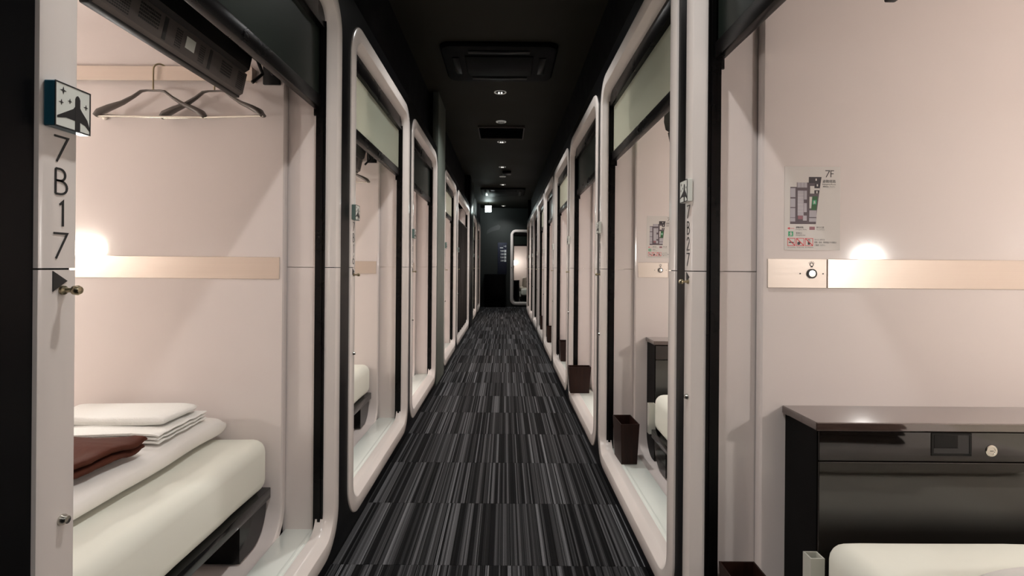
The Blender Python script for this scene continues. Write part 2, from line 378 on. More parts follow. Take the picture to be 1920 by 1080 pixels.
    for k, ch in enumerate(number):
        h = 0.034; wdt = {'1': 0.5, '7': 0.66}.get(ch, 0.62) * h
        glyph(mb, ch, f, -wdt / 2, 1.2075 - k * 0.0437, h, 0.042)
    mb.build('room_number', M_INK, c, 0)
    mb = MB(); mb.prism([(-0.012, 1.0595), (0.012, 1.0455), (-0.012, 1.0315)], f, -0.0002, 0.0006); mb.build('arrow_mark', M_INK, c, 0)
    mb = MB(); mb.lathe([(0.0, 0.001), (0.0062, 0.001), (0.0062, -0.004), (0.0032, -0.006), (0.0032, -0.013), (0.0062, -0.016), (0.0068, -0.022), (0.005, -0.0255), (0.0, -0.0265)], (0, yc - 0.004, 1.033), 'X', 18); mb.build('door_knob', M_BRASS, c, 40)
    mb = MB(); mb.lathe([(0.0, 0.001), (0.0075, 0.001), (0.0075, -0.003), (0.0058, -0.006), (0.0052, -0.009), (0.0, -0.0095)], (0, yc - 0.006, 0.718), 'X', 18); mb.build('lock_cylinder', M_CHROME, c, 40)
    # glowing box lamp on wall B and its light
    if lamp:
        mb = MB(); mb.box(1.74, 1.86, wb - 0.10, wb - 0.001, 1.12, 1.26, 0.015, 3); mb.build('wall_lamp', M_LAMP, c)
        ld = bpy.data.lights.new('wall_lamp_light', 'POINT'); ld.energy = CABIN_POWER; ld.color = (1.0, 0.965, 0.92); ld.shadow_soft_size = 0.05
        lo = bpy.data.objects.new('wall_lamp_light', ld); COL.objects.link(lo); lo.parent = c; lo.location = (1.80, wb - 0.17, 1.22)
    return c

# ------------------------------------------------------------------ structure
L_CAB = [1.332, 2.735, 4.10, 5.99, None, 10.78, 12.42]     # centres of the left cabins; the fifth is a wide one
L5C, L5H = 7.92, 1.13
R_CAB = [0.86 + 1.36 * k for k in range(9)]
WALL_Y0 = -1.6
def corridor_wall(name, xf, sgn, spans, y0, y1):
    """black wall slab with a rectangular opening behind every frame; xf = frame plane, sgn = outward direction"""
    mb = MB(); a, b = sorted((xf + sgn * 0.007, xf + sgn * 0.050)); p = y0
    for s0, s1 in spans:
        mb.box(a, b, p, s0 + 0.058, 0, 2.12); mb.box(a, b, s0 + 0.058, s1 - 0.058, 0, 0.098); mb.box(a, b, s0 + 0.058, s1 - 0.058, 2.006, 2.12)
        p = s1 - 0.058
    mb.box(a, b, p, y1, 0, 2.12)
    a, b = sorted((xf + sgn * 0.0071, xf + sgn * 0.16)); mb.box(a, b, y0, y1, 2.12, 2.13)
    return struct(mb, name, M_BLACK, 0)
l_spans = [((c - HALF, c + HALF) if c else (L5C - L5H, L5C + L5H)) for c in L_CAB]
r_spans = [(c - HALF, c + HALF) for c in R_CAB]
corridor_wall('wall_left', -XL, -1, l_spans, WALL_Y0, 13.2)
corridor_wall('wall_right', XR, 1, r_spans, WALL_Y0, 12.42)
mb = MB(); mb.box(-XL - 0.16, -XL - 0.09, WALL_Y0, 13.2, 2.12, CEIL); struct(mb, 'wall_left_upper', M_UPPER, 0)
mb = MB(); mb.box(XR + 0.09, XR + 0.16, WALL_Y0, 12.42, 2.12, CEIL); struct(mb, 'wall_right_upper', M_UPPER, 0)
mb = MB(); mb.box(XR + 0.02, 2.8, 12.42, 12.46, 0, CEIL); struct(mb, 'wall_right_return', M_UPPER, 0)
mb = MB(); mb.box(-2.8, -XL - 0.02, 13.2, 13.24, 0, CEIL); struct(mb, 'wall_left_return', M_UPPER, 0)
# grey pillar between the third and fourth cabin on the left, and the dark ones further on
mb = MB(); mb.box(-XL - 0.05, -XL + 0.002, 4.765, 5.315, 0, CEIL, 0.004); struct(mb, 'trim_1', M_PILLAR)
mb = MB(); mb.box(-XL - 0.05, -XL + 0.002, 9.12, 9.98, 0, CEIL, 0.004); struct(mb, 'trim_2', M_BLACK)
mb = MB(); mb.box(-XL - 0.05, -XL + 0.006, 9.985, 10.10, 0, CEIL, 0.004); struct(mb, 'trim_3', M_PILLAR)
# end wall with an opening for the cabin that faces the corridor
EX = 0.78
mb = MB()
mb.box(-2.8, EX - HALF + 0.058, END_Y + 0.02, END_Y + 0.05, 0, CEIL); mb.box(EX + HALF - 0.058, 2.8, END_Y + 0.02, END_Y + 0.05, 0, CEIL)
mb.box(EX - HALF + 0.058, EX + HALF - 0.058, END_Y + 0.02, END_Y + 0.05, 0, 0.098); mb.box(EX - HALF + 0.058, EX + HALF - 0.058, END_Y + 0.02, END_Y + 0.05, 2.006, CEIL)
struct(mb, 'wall_end', M_ENDWALL, 0)
mb = MB(); mb.box(-0.80, 0.70, WALL_Y0 - 0.04, WALL_Y0, 0, CEIL); struct(mb, 'wall_rear', M_UPPER, 0)
# ceiling
mb = MB(); mb.box(-2.8, 2.8, WALL_Y0 - 0.04, END_Y + 0.05, CEIL, CEIL + 0.03); struct(mb, 'ceiling', M_CEIL, 0)
# floor: slab and carpet tiles
mb = MB(); mb.box(-2.8, 2.8, WALL_Y0 - 0.04, END_Y + 0.05, -0.03, -0.006); floor = struct(mb, 'floor', M_BLACK, 0)
tile_mesh = {}
def tile(x0, x1, y0, y1):
    key = (round(x1 - x0, 4), round(y1 - y0, 4))
    if key not in tile_mesh:
        mb = MB(); mb.box(0, key[0], 0, key[1], -0.006, 0.0, 0.0008, 1)
        o = mb.build('carpet_tile', M_CARPET, floor, 0); tile_mesh[key] = o.data
    else:
        o = bpy.data.objects.new('carpet_tile', tile_mesh[key]); COL.objects.link(o); o.parent = floor
    o.location = (x0, y0, 0)
xs = [-XL - 0.02, -0.27, 0.23, XR + 0.02]
y = -1.59
while y < END_Y - 0.01:
    y1 = min(y + 0.5, END_Y + 0.02)
    for i in range(3): tile(xs[i] + 0.0003, xs[i + 1] - 0.0003, y + 0.0003, y1 - 0.0003)
    if y > 12.4: tile(0.5236, 1.02, y + 0.0003, y1 - 0.0003); tile(1.0206, 1.52, y + 0.0003, y1 - 0.0003)
    y += 0.5

# ------------------------------------------------------------------ cabins
SIDE = {}
def place(c, side, yc):
    if side == 'L': c.location = (-XL, yc, 0); c.rotation_euler = (0, 0, PI)
    else: c.location = (XR, yc, 0); c.rotation_euler = (0, 0, 0)
    return c
ORD = ['nearest', 'second', 'third', 'fourth', 'fifth', 'sixth', 'seventh', 'eighth', 'ninth']
protoL = protoD = None
def number_part(c, number, half=HALF):
    for ch in children(c):
        if ch.name.startswith('room_number'): bpy.data.objects.remove(ch)
    yc = half - 0.034; f = lambda a, b, t: (-0.0004 - t, yc - a, b); mb = MB()
    for k, g in enumerate(number):
        h = 0.034; wdt = {'1': 0.5, '7': 0.66}.get(g, 0.62) * h
        glyph(mb, g, f, -wdt / 2, 1.2075 - k * 0.0437, h, 0.042)
    mb.build('room_number', M_INK, c, 0)
cabs = {}
blindL = ['D', 'L', 'D', 'L', None, 'L', None]; blindR = ['D', 'L', 'D', 'L', 'D', 'L', 'D', 'D', 'D']
proto = {}
def get_cabin(number, blind):
    if blind not in proto:
        proto[blind] = cabin(number, HALF, blind); return proto[blind]
    c = copy_tree(proto[blind], None, skip=('room_number',)); number_part(c, number); return c
for i, yc in enumerate(L_CAB):
    num = '7B%d' % (17 - i)
    c = get_cabin(num, blindL[i]) if yc else cabin(num, L5H, None, with_fit=False)
    place(c, 'L', yc or L5C); cabs['L%d' % i] = c
for i, yc in enumerate(R_CAB):
    num = '7B%d' % (27 - i); c = get_cabin(num, blindR[i]); place(c, 'R', yc); cabs['R%d' % i] = c
LABL = ['pink sleeping cabin marked 7B17 with two hangers inside, nearest on the left', 'pink sleeping cabin with pale blind, second from the viewer on the left',
        'pink sleeping cabin with dark blind just before the grey pillar on the left', 'pink sleeping cabin with pale blind just beyond the grey pillar on the left',
        'wide pink sleeping cabin with a dark hanging curtain in its opening', 'far pink sleeping cabin on the left, just beyond the dark pillar', 'farthest pink sleeping cabin on the left, nearest the end wall']
LABR = ['pink sleeping cabin marked 7B27 with black console, nearest on the right', 'pink sleeping cabin with pale blind, second from the viewer on the right',
        'pink sleeping cabin with dark blind, third on the right, bin on its front sill', 'pink sleeping cabin with pale blind, fourth from the viewer on the right',
        'pink sleeping cabin, fifth from the viewer on the right', 'pink sleeping cabin, sixth from the viewer on the right', 'pink sleeping cabin, seventh from the viewer on the right',
        'pink sleeping cabin on the right, last but one before the end', 'farthest pink sleeping cabin of the right row']
for i in range(7): tag(cabs['L%d' % i], LABL[i], 'cabin', 'sleeping cabins along the corridor')
for i in range(9): tag(cabs['R%d' % i], LABR[i], 'cabin', 'sleeping cabins along the corridor')
ce = copy_tree(proto['D'], None, skip=('room_number', 'reading_light_glow')); ce.location = (EX, END_Y, 0); ce.rotation_euler = (0, 0, PI / 2)
tag(ce, 'sleeping cabin facing down the corridor in the end wall', 'cabin', 'sleeping cabins along the corridor'); cabs['E'] = ce
for ch in children(ce):
    if ch.type == 'LIGHT': ch.data = ch.data.copy(); ch.data.energy = 2.6
def lp(key, p):
    """point given in a cabin's own axes -> world"""
    c = cabs[key]; return Matrix.Rotation(c.rotation_euler[2], 3, 'Z') @ Vector(p) + Vector(c.location)
def put(o, key):
    o.location = cabs[key].location; o.rotation_euler = cabs[key].rotation_euler; return o

# ------------------------------------------------------------------ flag signs with the aeroplane
def sign():
    s = empty('cabin_sign')
    yc, zc, hw = 0.604, 1.2805, 0.030
    mb = MB(); mb.box(-0.0145, 0.0, yc - hw, yc + hw, zc - hw, zc + hw, 0.0012, 1); bx = mb.build('sign_box', M_SIGNW, s)
    f = lambda a, b, t: (-0.0147 - t, yc + hw - a * 2 * hw, zc - hw + b * 2 * hw)
    mb = MB(); mb.prism([(0.03, 0.03), (0.97, 0.03), (0.97, 0.97), (0.03, 0.97)], f, 0, 0.0003); mb.build('sign_face', M_SIGNW, s, 0)
    mb = MB()
    for (a0, a1, b0, b1) in ((0.0, 1, 0, 0.03), (0, 1, 0.97, 1), (0, 0.03, 0.03, 0.97), (0.97, 1, 0.03, 0.97)):
        mb.prism([(a0, b0), (a1, b0), (a1, b1), (a0, b1)], f, 0, 0.0008)
    # aeroplane: fuselage, wings, and four little stars
    mb.prism([(0.55, 0.03), (0.69, 0.03), (0.69, 0.74), (0.665, 0.80), (0.62, 0.83), (0.575, 0.80), (0.55, 0.74)], f, 0.0003, 0.0008)
    mb.prism([(0.56, 0.42), (0.56, 0.58), (0.50, 0.50), (0.06, 0.24), (0.06, 0.19), (0.30, 0.25), (0.56, 0.24)], f, 0.0003, 0.0007)
    mb.prism([(0.68, 0.58), (0.68, 0.42), (0.68, 0.24), (0.84, 0.20), (0.965, 0.10), (0.965, 0.18), (0.90, 0.34), (0.74, 0.50)], f, 0.0003, 0.0007)
    for a, b, r in ((0.22, 0.83, 0.085), (0.40, 0.64, 0.06), (0.17, 0.56, 0.065), (0.86, 0.63, 0.065)):
        pts = [((a + (r if k % 2 == 0 else r * 0.3) * math.cos(k * PI / 4)), (b + (r if k % 2 == 0 else r * 0.3) * math.sin(k * PI / 4))) for k in range(8)]
        mb.prism(pts, f, 0.0003, 0.0008)
    mb.build('aeroplane_emblem', M_INK, s, 0)
    return s
sg = sign(); first = True
SIGN_L = ['square aeroplane sign with blue side above number 7B17', 'square aeroplane sign with green side on the second left cabin', 'square aeroplane sign with green side on the third left cabin',
          'small square sign on the cabin just beyond the grey pillar', 'small square sign on the wide curtained cabin', 'tiny square sign on the sixth left cabin', 'tiny square sign on the farthest left cabin']
SIGN_R = ['square white-sided aeroplane sign above number 7B27', 'square white-sided sign on the second right cabin', 'square white-sided sign on the third right cabin', 'small white sign on the fourth right cabin',
          'small white sign on the fifth right cabin', 'tiny white sign on the sixth right cabin', 'tiny white sign on the seventh right cabin', 'tiny white sign on the eighth right cabin', 'tiny white sign on the ninth right cabin']
teal_mesh = None
for key, lab in [('R%d' % i, SIGN_R[i]) for i in range(9)] + [('L%d' % i, SIGN_L[i]) for i in range(7)]:
    o = sg if first else copy_tree(sg); first = False
    put(o, key); tag(o, lab, 'sign', 'aeroplane signs on the cabin posts')
    if key == 'L4': o.location = lp('L4', (0, L5H - HALF, 0))
    if key[0] == 'L':
        for ch in children(o):
            if ch.name.startswith('sign_box'):
                if teal_mesh is None: teal_mesh = {k: ch.data.copy() for k in (0, 1)}; teal_mesh[0].materials[0] = M_TEAL; teal_mesh[1].materials[0] = M_SIGNG
                ch.data = teal_mesh[0 if key == 'L0' else 1]

# ------------------------------------------------------------------ beds
def soft_box(x0, x1, y0, y1, z0, z1, r, nx, ny, amp=0.004, seed=0.0, freq=6.0, bulge=0.0):
    """upholstered block: bevelled box, subdivided and gently uneven"""
    b = bmesh.new(); bmesh.ops.create_cube(b, size=1)
    d = Vector((x1 - x0, y1 - y0, z1 - z0)); c = Vector(((x0 + x1) / 2, (y0 + y1) / 2, (z0 + z1) / 2))
    for v in b.verts: v.co = Vector((v.co.x * d.x, v.co.y * d.y, v.co.z * d.z))
    bmesh.ops.bevel(b, geom=list(b.edges), offset=r, segments=5, profile=0.5, affect='EDGES')
    for ax, n, ext in ((0, nx, d.x), (1, ny, d.y)):
        for k in range(1, n):
            p = -ext / 2 + ext * k / n
            co = Vector((0, 0, 0)); co[ax] = p; no = Vector((0, 0, 0)); no[ax] = 1
            bmesh.ops.bisect_plane(b, geom=list(b.verts) + list(b.edges) + list(b.faces), plane_co=co, plane_no=no)
    b.normal_update()
    for v in b.verts:
        q = v.co * freq + Vector((seed, seed * 1.7, 0))
        nn = noise.noise(q) + 0.5 * noise.noise(q * 2.3)
        v.co += v.normal * nn * amp
        if bulge and v.co.z > 0: v.co.z += bulge * (1 - (2 * v.co.x / d.x) ** 2) * (1 - (2 * v.co.y / d.y) ** 2)
    for v in b.verts: v.co += c
    return b
def bed():
    e = empty('single_bed')
    mb = MB(); mb.merge(soft_box(0.212, 2.07, -0.528, 0.342, 0.292, 0.470, 0.042, 24, 12, 0.0022, 3.0, 5.0)); mb.build('mattress', M_SHEET, e, 60)
    mb = MB(); mb.box(0.208, 2.07, -0.536, 0.350, 0.254, 0.292, 0.003); mb.build('bed_board', M_BASE, e)
    # box legs; the outer lower corner of each follows the round cove of the shell
    for sg_, ya, yb in ((-1, -0.532, -0.345), (1, 0.345, 0.165)):
        d = 1 if sg_ < 0 else -1
        pts = [(ya, 0.254), (ya, 0.236)] + [(ya + d * (0.108 - 0.108 * math.cos(k / 8 * PI / 2)), 0.236 - 0.108 * math.sin(k / 8 * PI / 2)) for k in range(1, 9)] + [(yb, 0.128), (yb, 0.254)]
        mb = MB(); mb.prism(pts, lambda a, b, t: (t, a, b), 0.222, 0.345); mb.build('leg', M_BASE, e, 30)
    mb = MB(); mb.box(0.80, 2.05, -0.428, 0.310, 0.125, 0.254, 0.002); mb.build('plinth', M_BASE, e)
    # white hollow tube that stops the mattress
    mb = MB(); x0, x1, y0, y1, t = 0.197, 0.229, 0.352, 0.384, 0.003
    for (a0, a1, b0, b1) in ((x0, x1, y0, y0 + t), (x0, x1, y1 - t, y1), (x0, x0 + t, y0 + t, y1 - t), (x1 - t, x1, y0 + t, y1 - t)): mb.box(a0, a1, b0, b1, 0.268, 0.412)
    mb.box(x0 + t, x1 - t, y0 + t, y1 - t, 0.268, 0.28)
    mb.build('mattress_stop', M_ALU, e, 0)
    return e
b0 = bed(); put(b0, 'L0'); tag(b0, 'single bed with white mattress on black base in cabin 7B17', 'bed', 'beds in the cabins')
for key, lab in (('L1', 'single bed whose foot shows in the second left cabin'), ('R0', 'single bed with white mattress beside the black console in cabin 7B27'), ('R1', 'single bed whose foot shows in the second right cabin'), ('E', 'single bed in the end-wall cabin')):
    o = copy_tree(b0); put(o, key); tag(o, lab, 'bed', 'beds in the cabins')

# ------------------------------------------------------------------ consoles with drawers
def console():
    e = empty('bedside_console')
    mb = MB(); mb.box(0.227, 2.085, 0.385, 0.541, 0.692, 0.712, 0.002, 1); mb.build('top', M_CTOP, e)
    mb = MB(); mb.box(0.236, 2.080, 0.399, 0.541, 0.121, 0.692); mb.build('body', M_CBODY, e, 0)
    for k, (u0, u1) in enumerate(((0.238, 1.155), (1.159, 2.078))):
        mb = MB(); mb.box(u0, u1, 0.392, 0.3995, 0.6205, 0.689, 0.0008, 1); d = mb.build('drawer', M_DARKW, e)
        mb = MB(); uh = u0 + 0.262
        for a0, a1, z0, z1 in ((uh, uh + 0.095, 0.683, 0.688), (uh, uh + 0.095, 0.634, 0.640), (uh, uh + 0.006, 0.640, 0.683), (uh + 0.089, uh + 0.095, 0.640, 0.683)):
            mb.box(a0, a1, 0.3905, 0.3925, z0, z1, 0.0004, 1)
        mb.box(uh + 0.006, uh + 0.089, 0.3912, 0.3925, 0.640, 0.683, mi=1); mb.box(uh + 0.006, uh + 0.062, 0.3900, 0.3925, 0.652, 0.683, 0.0006, 1)
        mb.build('recessed_handle', [M_TVB, M_INK], d)
        mb = MB(); mb.lathe([(0.0, 0.002), (0.0138, 0.002), (0.0138, -0.001), (0.0125, -0.0022), (0.0085, -0.0022), (0.008, -0.0012), (0.0, -0.0012)], (u0 + 0.404, 0.392, 0.6465), 'Y', 28); mb.box(u0 + 0.400, u0 + 0.408, 0.3905, 0.391, 0.6458, 0.6472, mi=1); mb.build('drawer_lock', [M_CHROME, M_INK], d, 40)
    mb = MB(); mb.box(0.238, 2.078, 0.392, 0.3995, 0.125, 0.6175, 0.0008, 1); mb.build('lower_panel', M_DARKW, e)
    return e
c0 = console(); put(c0, 'R0'); tag(c0, 'glossy black console with locked drawer beside the bed in cabin 7B27', 'console', 'bedside consoles')
for key, lab in (('R1', 'glossy black console whose end shows in the second right cabin'), ('L0', 'glossy black console of cabin 7B17, behind its numbered post'), ('E', 'black console under the glowing lamp in the end-wall cabin')):
    if key == 'L0': continue
    o = copy_tree(c0); put(o, key); tag(o, lab, 'console', 'bedside consoles')

# ------------------------------------------------------------------ bedding and clothes
def duvet_mesh(seed, u0=0.355, u1=1.05, y0=-0.515, y1=0.31, z0=0.474, h=0.074):
    mb = MB(); rings = []; N = 44
    for j in range(N + 1):
        v = j / N; y = y0 + (y1 - y0) * v; ring = []
        endk = min(1.0, (min(v, 1 - v) / 0.035)); endk = math.sqrt(max(0.0, 1 - (1 - endk) ** 2)) * 0.5 + 0.5
        for k in range(40):
            a = 2 * PI * k / 40; ca, sa = math.cos(a), math.sin(a)
            ex = abs(ca) ** 0.28 * (1 if ca > 0 else -1); ez = abs(sa) ** 0.62 * (1 if sa > 0 else -1)
            u = (u0 + u1) / 2 + ex * (u1 - u0) / 2; z = z0 + h / 2 * (1 + ez * endk)
            q = Vector((u * 5 + seed, y * 4, z * 6)); nz = noise.noise(q); n2 = noise.noise(q * 3.1)
            if ez > -0.2: z += nz * 0.010 + n2 * 0.003
            u += noise.noise(Vector((y * 4, seed, 1.0))) * 0.012
            ring.append((u, y, max(z0, z)))
        rings.append(ring)
    mb.loft(rings)
    return mb
d0 = empty('folded_duvet'); mb = duvet_mesh(2.0); mb.build('duvet_fold', M_DUVET, d0, 70)
mb = duvet_mesh(2.0, u0=0.385, u1=1.04, y0=-0.522, y1=0.30, z0=0.481, h=0.042); mb.build('inner_layer', M_DUVET, d0, 70)
put(d0, 'L0'); tag(d0, 'white folded duvet lying across the bed in cabin 7B17', 'duvet', 'folded duvets')
o = empty('folded_duvet'); mb = duvet_mesh(6.0, y1=0.10); mb.build('duvet_fold', M_DUVET, o, 70)
mb = duvet_mesh(6.0, u0=0.385, u1=1.04, y0=-0.522, y1=0.094, z0=0.481, h=0.042); mb.build('inner_layer', M_DUVET, o, 70)
put(o, 'R0'); tag(o, 'white folded duvet on the bed in cabin 7B27', 'duvet', 'folded duvets')
def folded(mb, u0, u1, y0, y1, z0, h, seed, rot=0.0, layers=2, amp=0.006, n=30):
    """a stack of soft folded layers, each with a rounded fold on its low-u edge"""
    R = Matrix.Rotation(rot, 3, 'Z'); cu, cy = (u0 + u1) / 2, (y0 + y1) / 2
    for l in range(layers):
        lz = z0 + h * l / layers; lh = h / layers * 1.02; rings = []
        sh = 0.010 * noise.noise(Vector((seed, l * 3.1, 0)))
        for j in range(n + 1):
            v = j / n; y = y0 + (y1 - y0) * v; ring = []
            e2 = min(1.0, min(v, 1 - v) / 0.06); e2 = 0.62 + 0.38 * math.sqrt(max(0, 1 - (1 - e2) ** 2))
            for k in range(24):
                a = 2 * PI * k / 24; ca, sa = math.cos(a), math.sin(a)
                ex = abs(ca) ** 0.3 * (1 if ca > 0 else -1); ez = abs(sa) ** 0.6 * (1 if sa > 0 else -1)
                u = cu + sh + ex * (u1 - u0) / 2; z = lz + lh / 2 * (1 + ez * e2)
                q = Vector((u * 9 + seed, y * 9, 0)); z += (noise.noise(q) + 0.45 * noise.noise(q * 2.7) + 0.2 * noise.noise(q * 6.1)) * amp; u += 0.8 * amp * noise.noise(Vector((y * 14, l * 2.3, seed)))
                p = R @ Vector((u - cu, y - cy, 0)); ring.append((cu + p.x, cy + p.y, z))
            rings.append(ring)
        mb.loft(rings)
tw = []
for k, (u0, u1, y0, y1, z0, h, rot, lay, lab) in enumerate(((0.385, 0.86, -0.445, -0.19, 0.550, 0.032, 0.03, 3, 'lower white folded towel on the duvet in cabin 7B17'), (0.41, 0.80, -0.435, -0.26, 0.583, 0.026, 0.02, 1, 'upper white folded towel on the duvet in cabin 7B17'))):
    mb = MB(); folded(mb, u0, u1, y0, y1, z0, h, 4.0 + k * 5, rot, lay, 0.007)
    o = mb.build('folded_towel', M_TOWEL, None, 70); put(o, 'L0'); tag(o, lab, 'towel', 'folded towels')
mb = MB(); folded(mb, 0.395, 0.70, -0.15, 0.19, 0.552, 0.042, 11.0, -0.10, 2, 0.015)
o = mb.build('folded_garment', M_BROWN, None, 70); put(o, 'L0'); tag(o, 'dark brown folded garment on the white duvet in cabin 7B17', 'garment', 'folded clothes')
mb = MB(); folded(mb, 0.42, 0.70, -0.28, 0.05, 0.551, 0.07, 17.0, 0.08, 3, 0.012)
o = mb.build('folded_garment', M_DARKCLOTH, None, 70); put(o, 'R0'); tag(o, 'dark folded garment mirrored in the console drawer of cabin 7B27', 'garment', 'folded clothes')
mb = MB(); mb.merge(soft_box(1.50, 1.66, -0.48, 0.27, 0.470, 0.77, 0.06, 4, 10, 0.01, 5.0)); o = mb.build('pillow', M_DUVET, None, 70); put(o, 'E'); tag(o, 'white pillow standing upright on the bed in the end-wall cabin', 'pillow')

# ------------------------------------------------------------------ coat hangers
def hanger():
    e = empty('coat_hanger')
    # local: x along the shoulders, origin at the neck
    mb = MB()
    pts = [(0, 0, -0.002), (0, 0, 0.030), (0.0, 0.0, 0.050)] + [(-0.016 + 0.016 * math.cos(math.radians(a)), -0.013 + 0.013 * math.cos(math.radians(a)), 0.072 + 0.024 * math.sin(math.radians(a))) for a in range(0, 235, 18)]
    mb.tube(pts, 0.0028, 8); mb.build('hook', M_BRASS, e, 40)
    mb = MB()
    pr = [(0.0, 0.0, 0.005), (0.022, 0.0, 0.005), (0.040, -0.003, 0.007), (0.065, -0.022, 0.008), (0.10, -0.044, 0.011), (0.14, -0.062, 0.0155), (0.17, -0.078, 0.0175), (0.184, -0.092, 0.012)]
    full = [(-x, 0.05 * x * x * 8, z, r) for x, z, r in reversed(pr[1:])] + [(x, 0.05 * x * x * 8, z, r) for x, z, r in pr]
    mb.tube([(x, y, z) for x, y, z, r in full], [r for *_, r in full], 12, squash=(1.25, 0.62)); mb.build('shoulders', M_HANGER, e, 60)
    mb = MB(); mb.tube([(-0.184, 0.012, -0.092), (0, 0.012, -0.093), (0.184, 0.012, -0.092)], 0.0042, 10); mb.build('bar', M_CHROME, e, 60)
    return e
h0 = hanger()
def hang(o, key, u, tilt, lab):
    p = lp(key, (u, -WB + 0.044, 1.664)); o.location = p; o.rotation_euler = (0, 0, cabs[key].rotation_euler[2] + tilt); tag(o, lab, 'coat hanger', 'coat hangers on the rails')
hang(h0, 'L0', 0.605, 0.02, 'grey coat hanger fully in view on the rail in cabin 7B17')
hang(copy_tree(h0), 'L0', 0.395, -0.10, 'grey coat hanger partly behind the television in cabin 7B17')
hang(copy_tree(h0), 'L1', 0.40, -0.06, 'grey coat hanger below the television in the second left cabin')

# ------------------------------------------------------------------ televisions over the bed foot
def tv():
    e = empty('television')
    y0, y1, zb, zt = -0.405, 0.225, 1.612, 1.985
    mb = MB(); mb.box(0.262, 0.285, y0, y1, zb, zt, 0.004); mb.build('bezel', M_TVB, e)
    mb = MB(); mb.box(0.2845, 0.2865, y0 + 0.012, y1 - 0.012, zb + 0.02, zt - 0.012); mb.build('screen', M_SCREEN, e, 0)
    # grey vented lower back, sloping towards the thicker black housing above
    mb = MB(); P = [(0.264, zb + 0.004), (0.250, zb + 0.012), (0.236, zb + 0.075), (0.264, zb + 0.080)]
    mb.prism(P, lambda a, b, t: (a, t, b), y0 + 0.006, y1 - 0.006); bk = mb.build('lower_back', M_TVG, e, 20)
    mb = MB(); P = [(0.264, zb + 0.078), (0.236, zb + 0.076), (0.222, zb + 0.085), (0.214, zb + 0.12), (0.222, zt - 0.03), (0.264, zt - 0.012)]
    mb.prism(P, lambda a, b, t: (a, t, b), y0 + 0.02, y1 - 0.02); mb.build('back_housing', M_TVB, e, 20)
    n = Vector((-(0.063), 0, -0.014)).normalized(); tdir = Vector((-0.014, 0, 0.063)).normalized(); org = Vector((0.250, 0, zb + 0.012))
    def q(y, s, off): p = org + tdir * s + n * off; return (p.x, y, p.z)
    mb = MB()
    def slot(ya, yb, sa, sb): mb.loft([[q(ya, sa, -0.001), q(yb, sa, -0.001), q(yb, sb, -0.001), q(ya, sb, -0.001)], [q(ya, sa, 0.0006), q(yb, sa, 0.0006), q(yb, sb, 0.0006), q(ya, sb, 0.0006)]])
    for (ca, cb, rows, s0, pitch) in ((-0.385, -0.345, 9, 0.006, 0.006), (-0.31, -0.25, 5, 0.018, 0.008), (-0.165, -0.135, 8, 0.008, 0.006), (-0.06, -0.03, 8, 0.008, 0.006), (0.03, 0.10, 5, 0.018, 0.008), (0.13, 0.205, 9, 0.006, 0.006)):
        for r in range(rows):
            yy = ca
            while yy < cb - 0.004: slot(yy, yy + 0.0045, s0 + r * pitch, s0 + r * pitch + pitch * 0.62); yy += 0.0066
    for ya in (-0.20, 0.0): slot(ya, ya + 0.014, 0.004, 0.060)
    mb.build('vents', M_INK, bk, 0)['kind'] = 'stuff'
    mb = MB(); ya, yb, sa, sb = -0.118, -0.078, 0.020, 0.050
    mb.loft([[q(ya, sa, 0), q(yb, sa, 0), q(yb, sb, 0), q(ya, sb, 0)], [q(ya, sa, 0.001), q(yb, sa, 0.001), q(yb, sb, 0.001), q(ya, sb, 0.001)]]); pl = mb.build('label_plate', M_SIGNW, bk, 0)
    # arm to the side wall and a loop of cable
    mb = MB(); mb.box(0.196, 0.216, -0.42, -0.30, 1.735, 1.765, 0.003); mb.box(0.200, 0.214, -0.545, -0.40, 1.742, 1.758, 0.003); mb.box(0.186, 0.246, -0.542, -0.530, 1.70, 1.80, 0.003)
    mb.tube([(0.205, -0.40, 1.74), (0.20, -0.43, 1.70), (0.225, -0.41, 1.665)], 0.006, 8); mb.build('wall_arm', M_TVB, e)
    mb = MB(); mb.tube([(0.21, -0.36, 1.76), (0.19, -0.40, 1.745), (0.182, -0.44, 1.72), (0.19, -0.48, 1.715), (0.20, -0.52, 1.74), (0.205, -0.54, 1.78)], 0.0028, 8); mb.build('cable', M_TVB, e, 60)
    return e
tv0 = tv(); put(tv0, 'L0'); tag(tv0, 'black television seen from behind under the blind in cabin 7B17', 'television', 'televisions in the cabins')
for key, lab in (('L1', 'black television corner showing in the second left cabin'), ('R1', 'black television edge showing in the second right cabin'), ('R0', 'black television at the top edge of cabin 7B27')):
    o = copy_tree(tv0); put(o, key); tag(o, lab, 'television', 'televisions in the cabins')

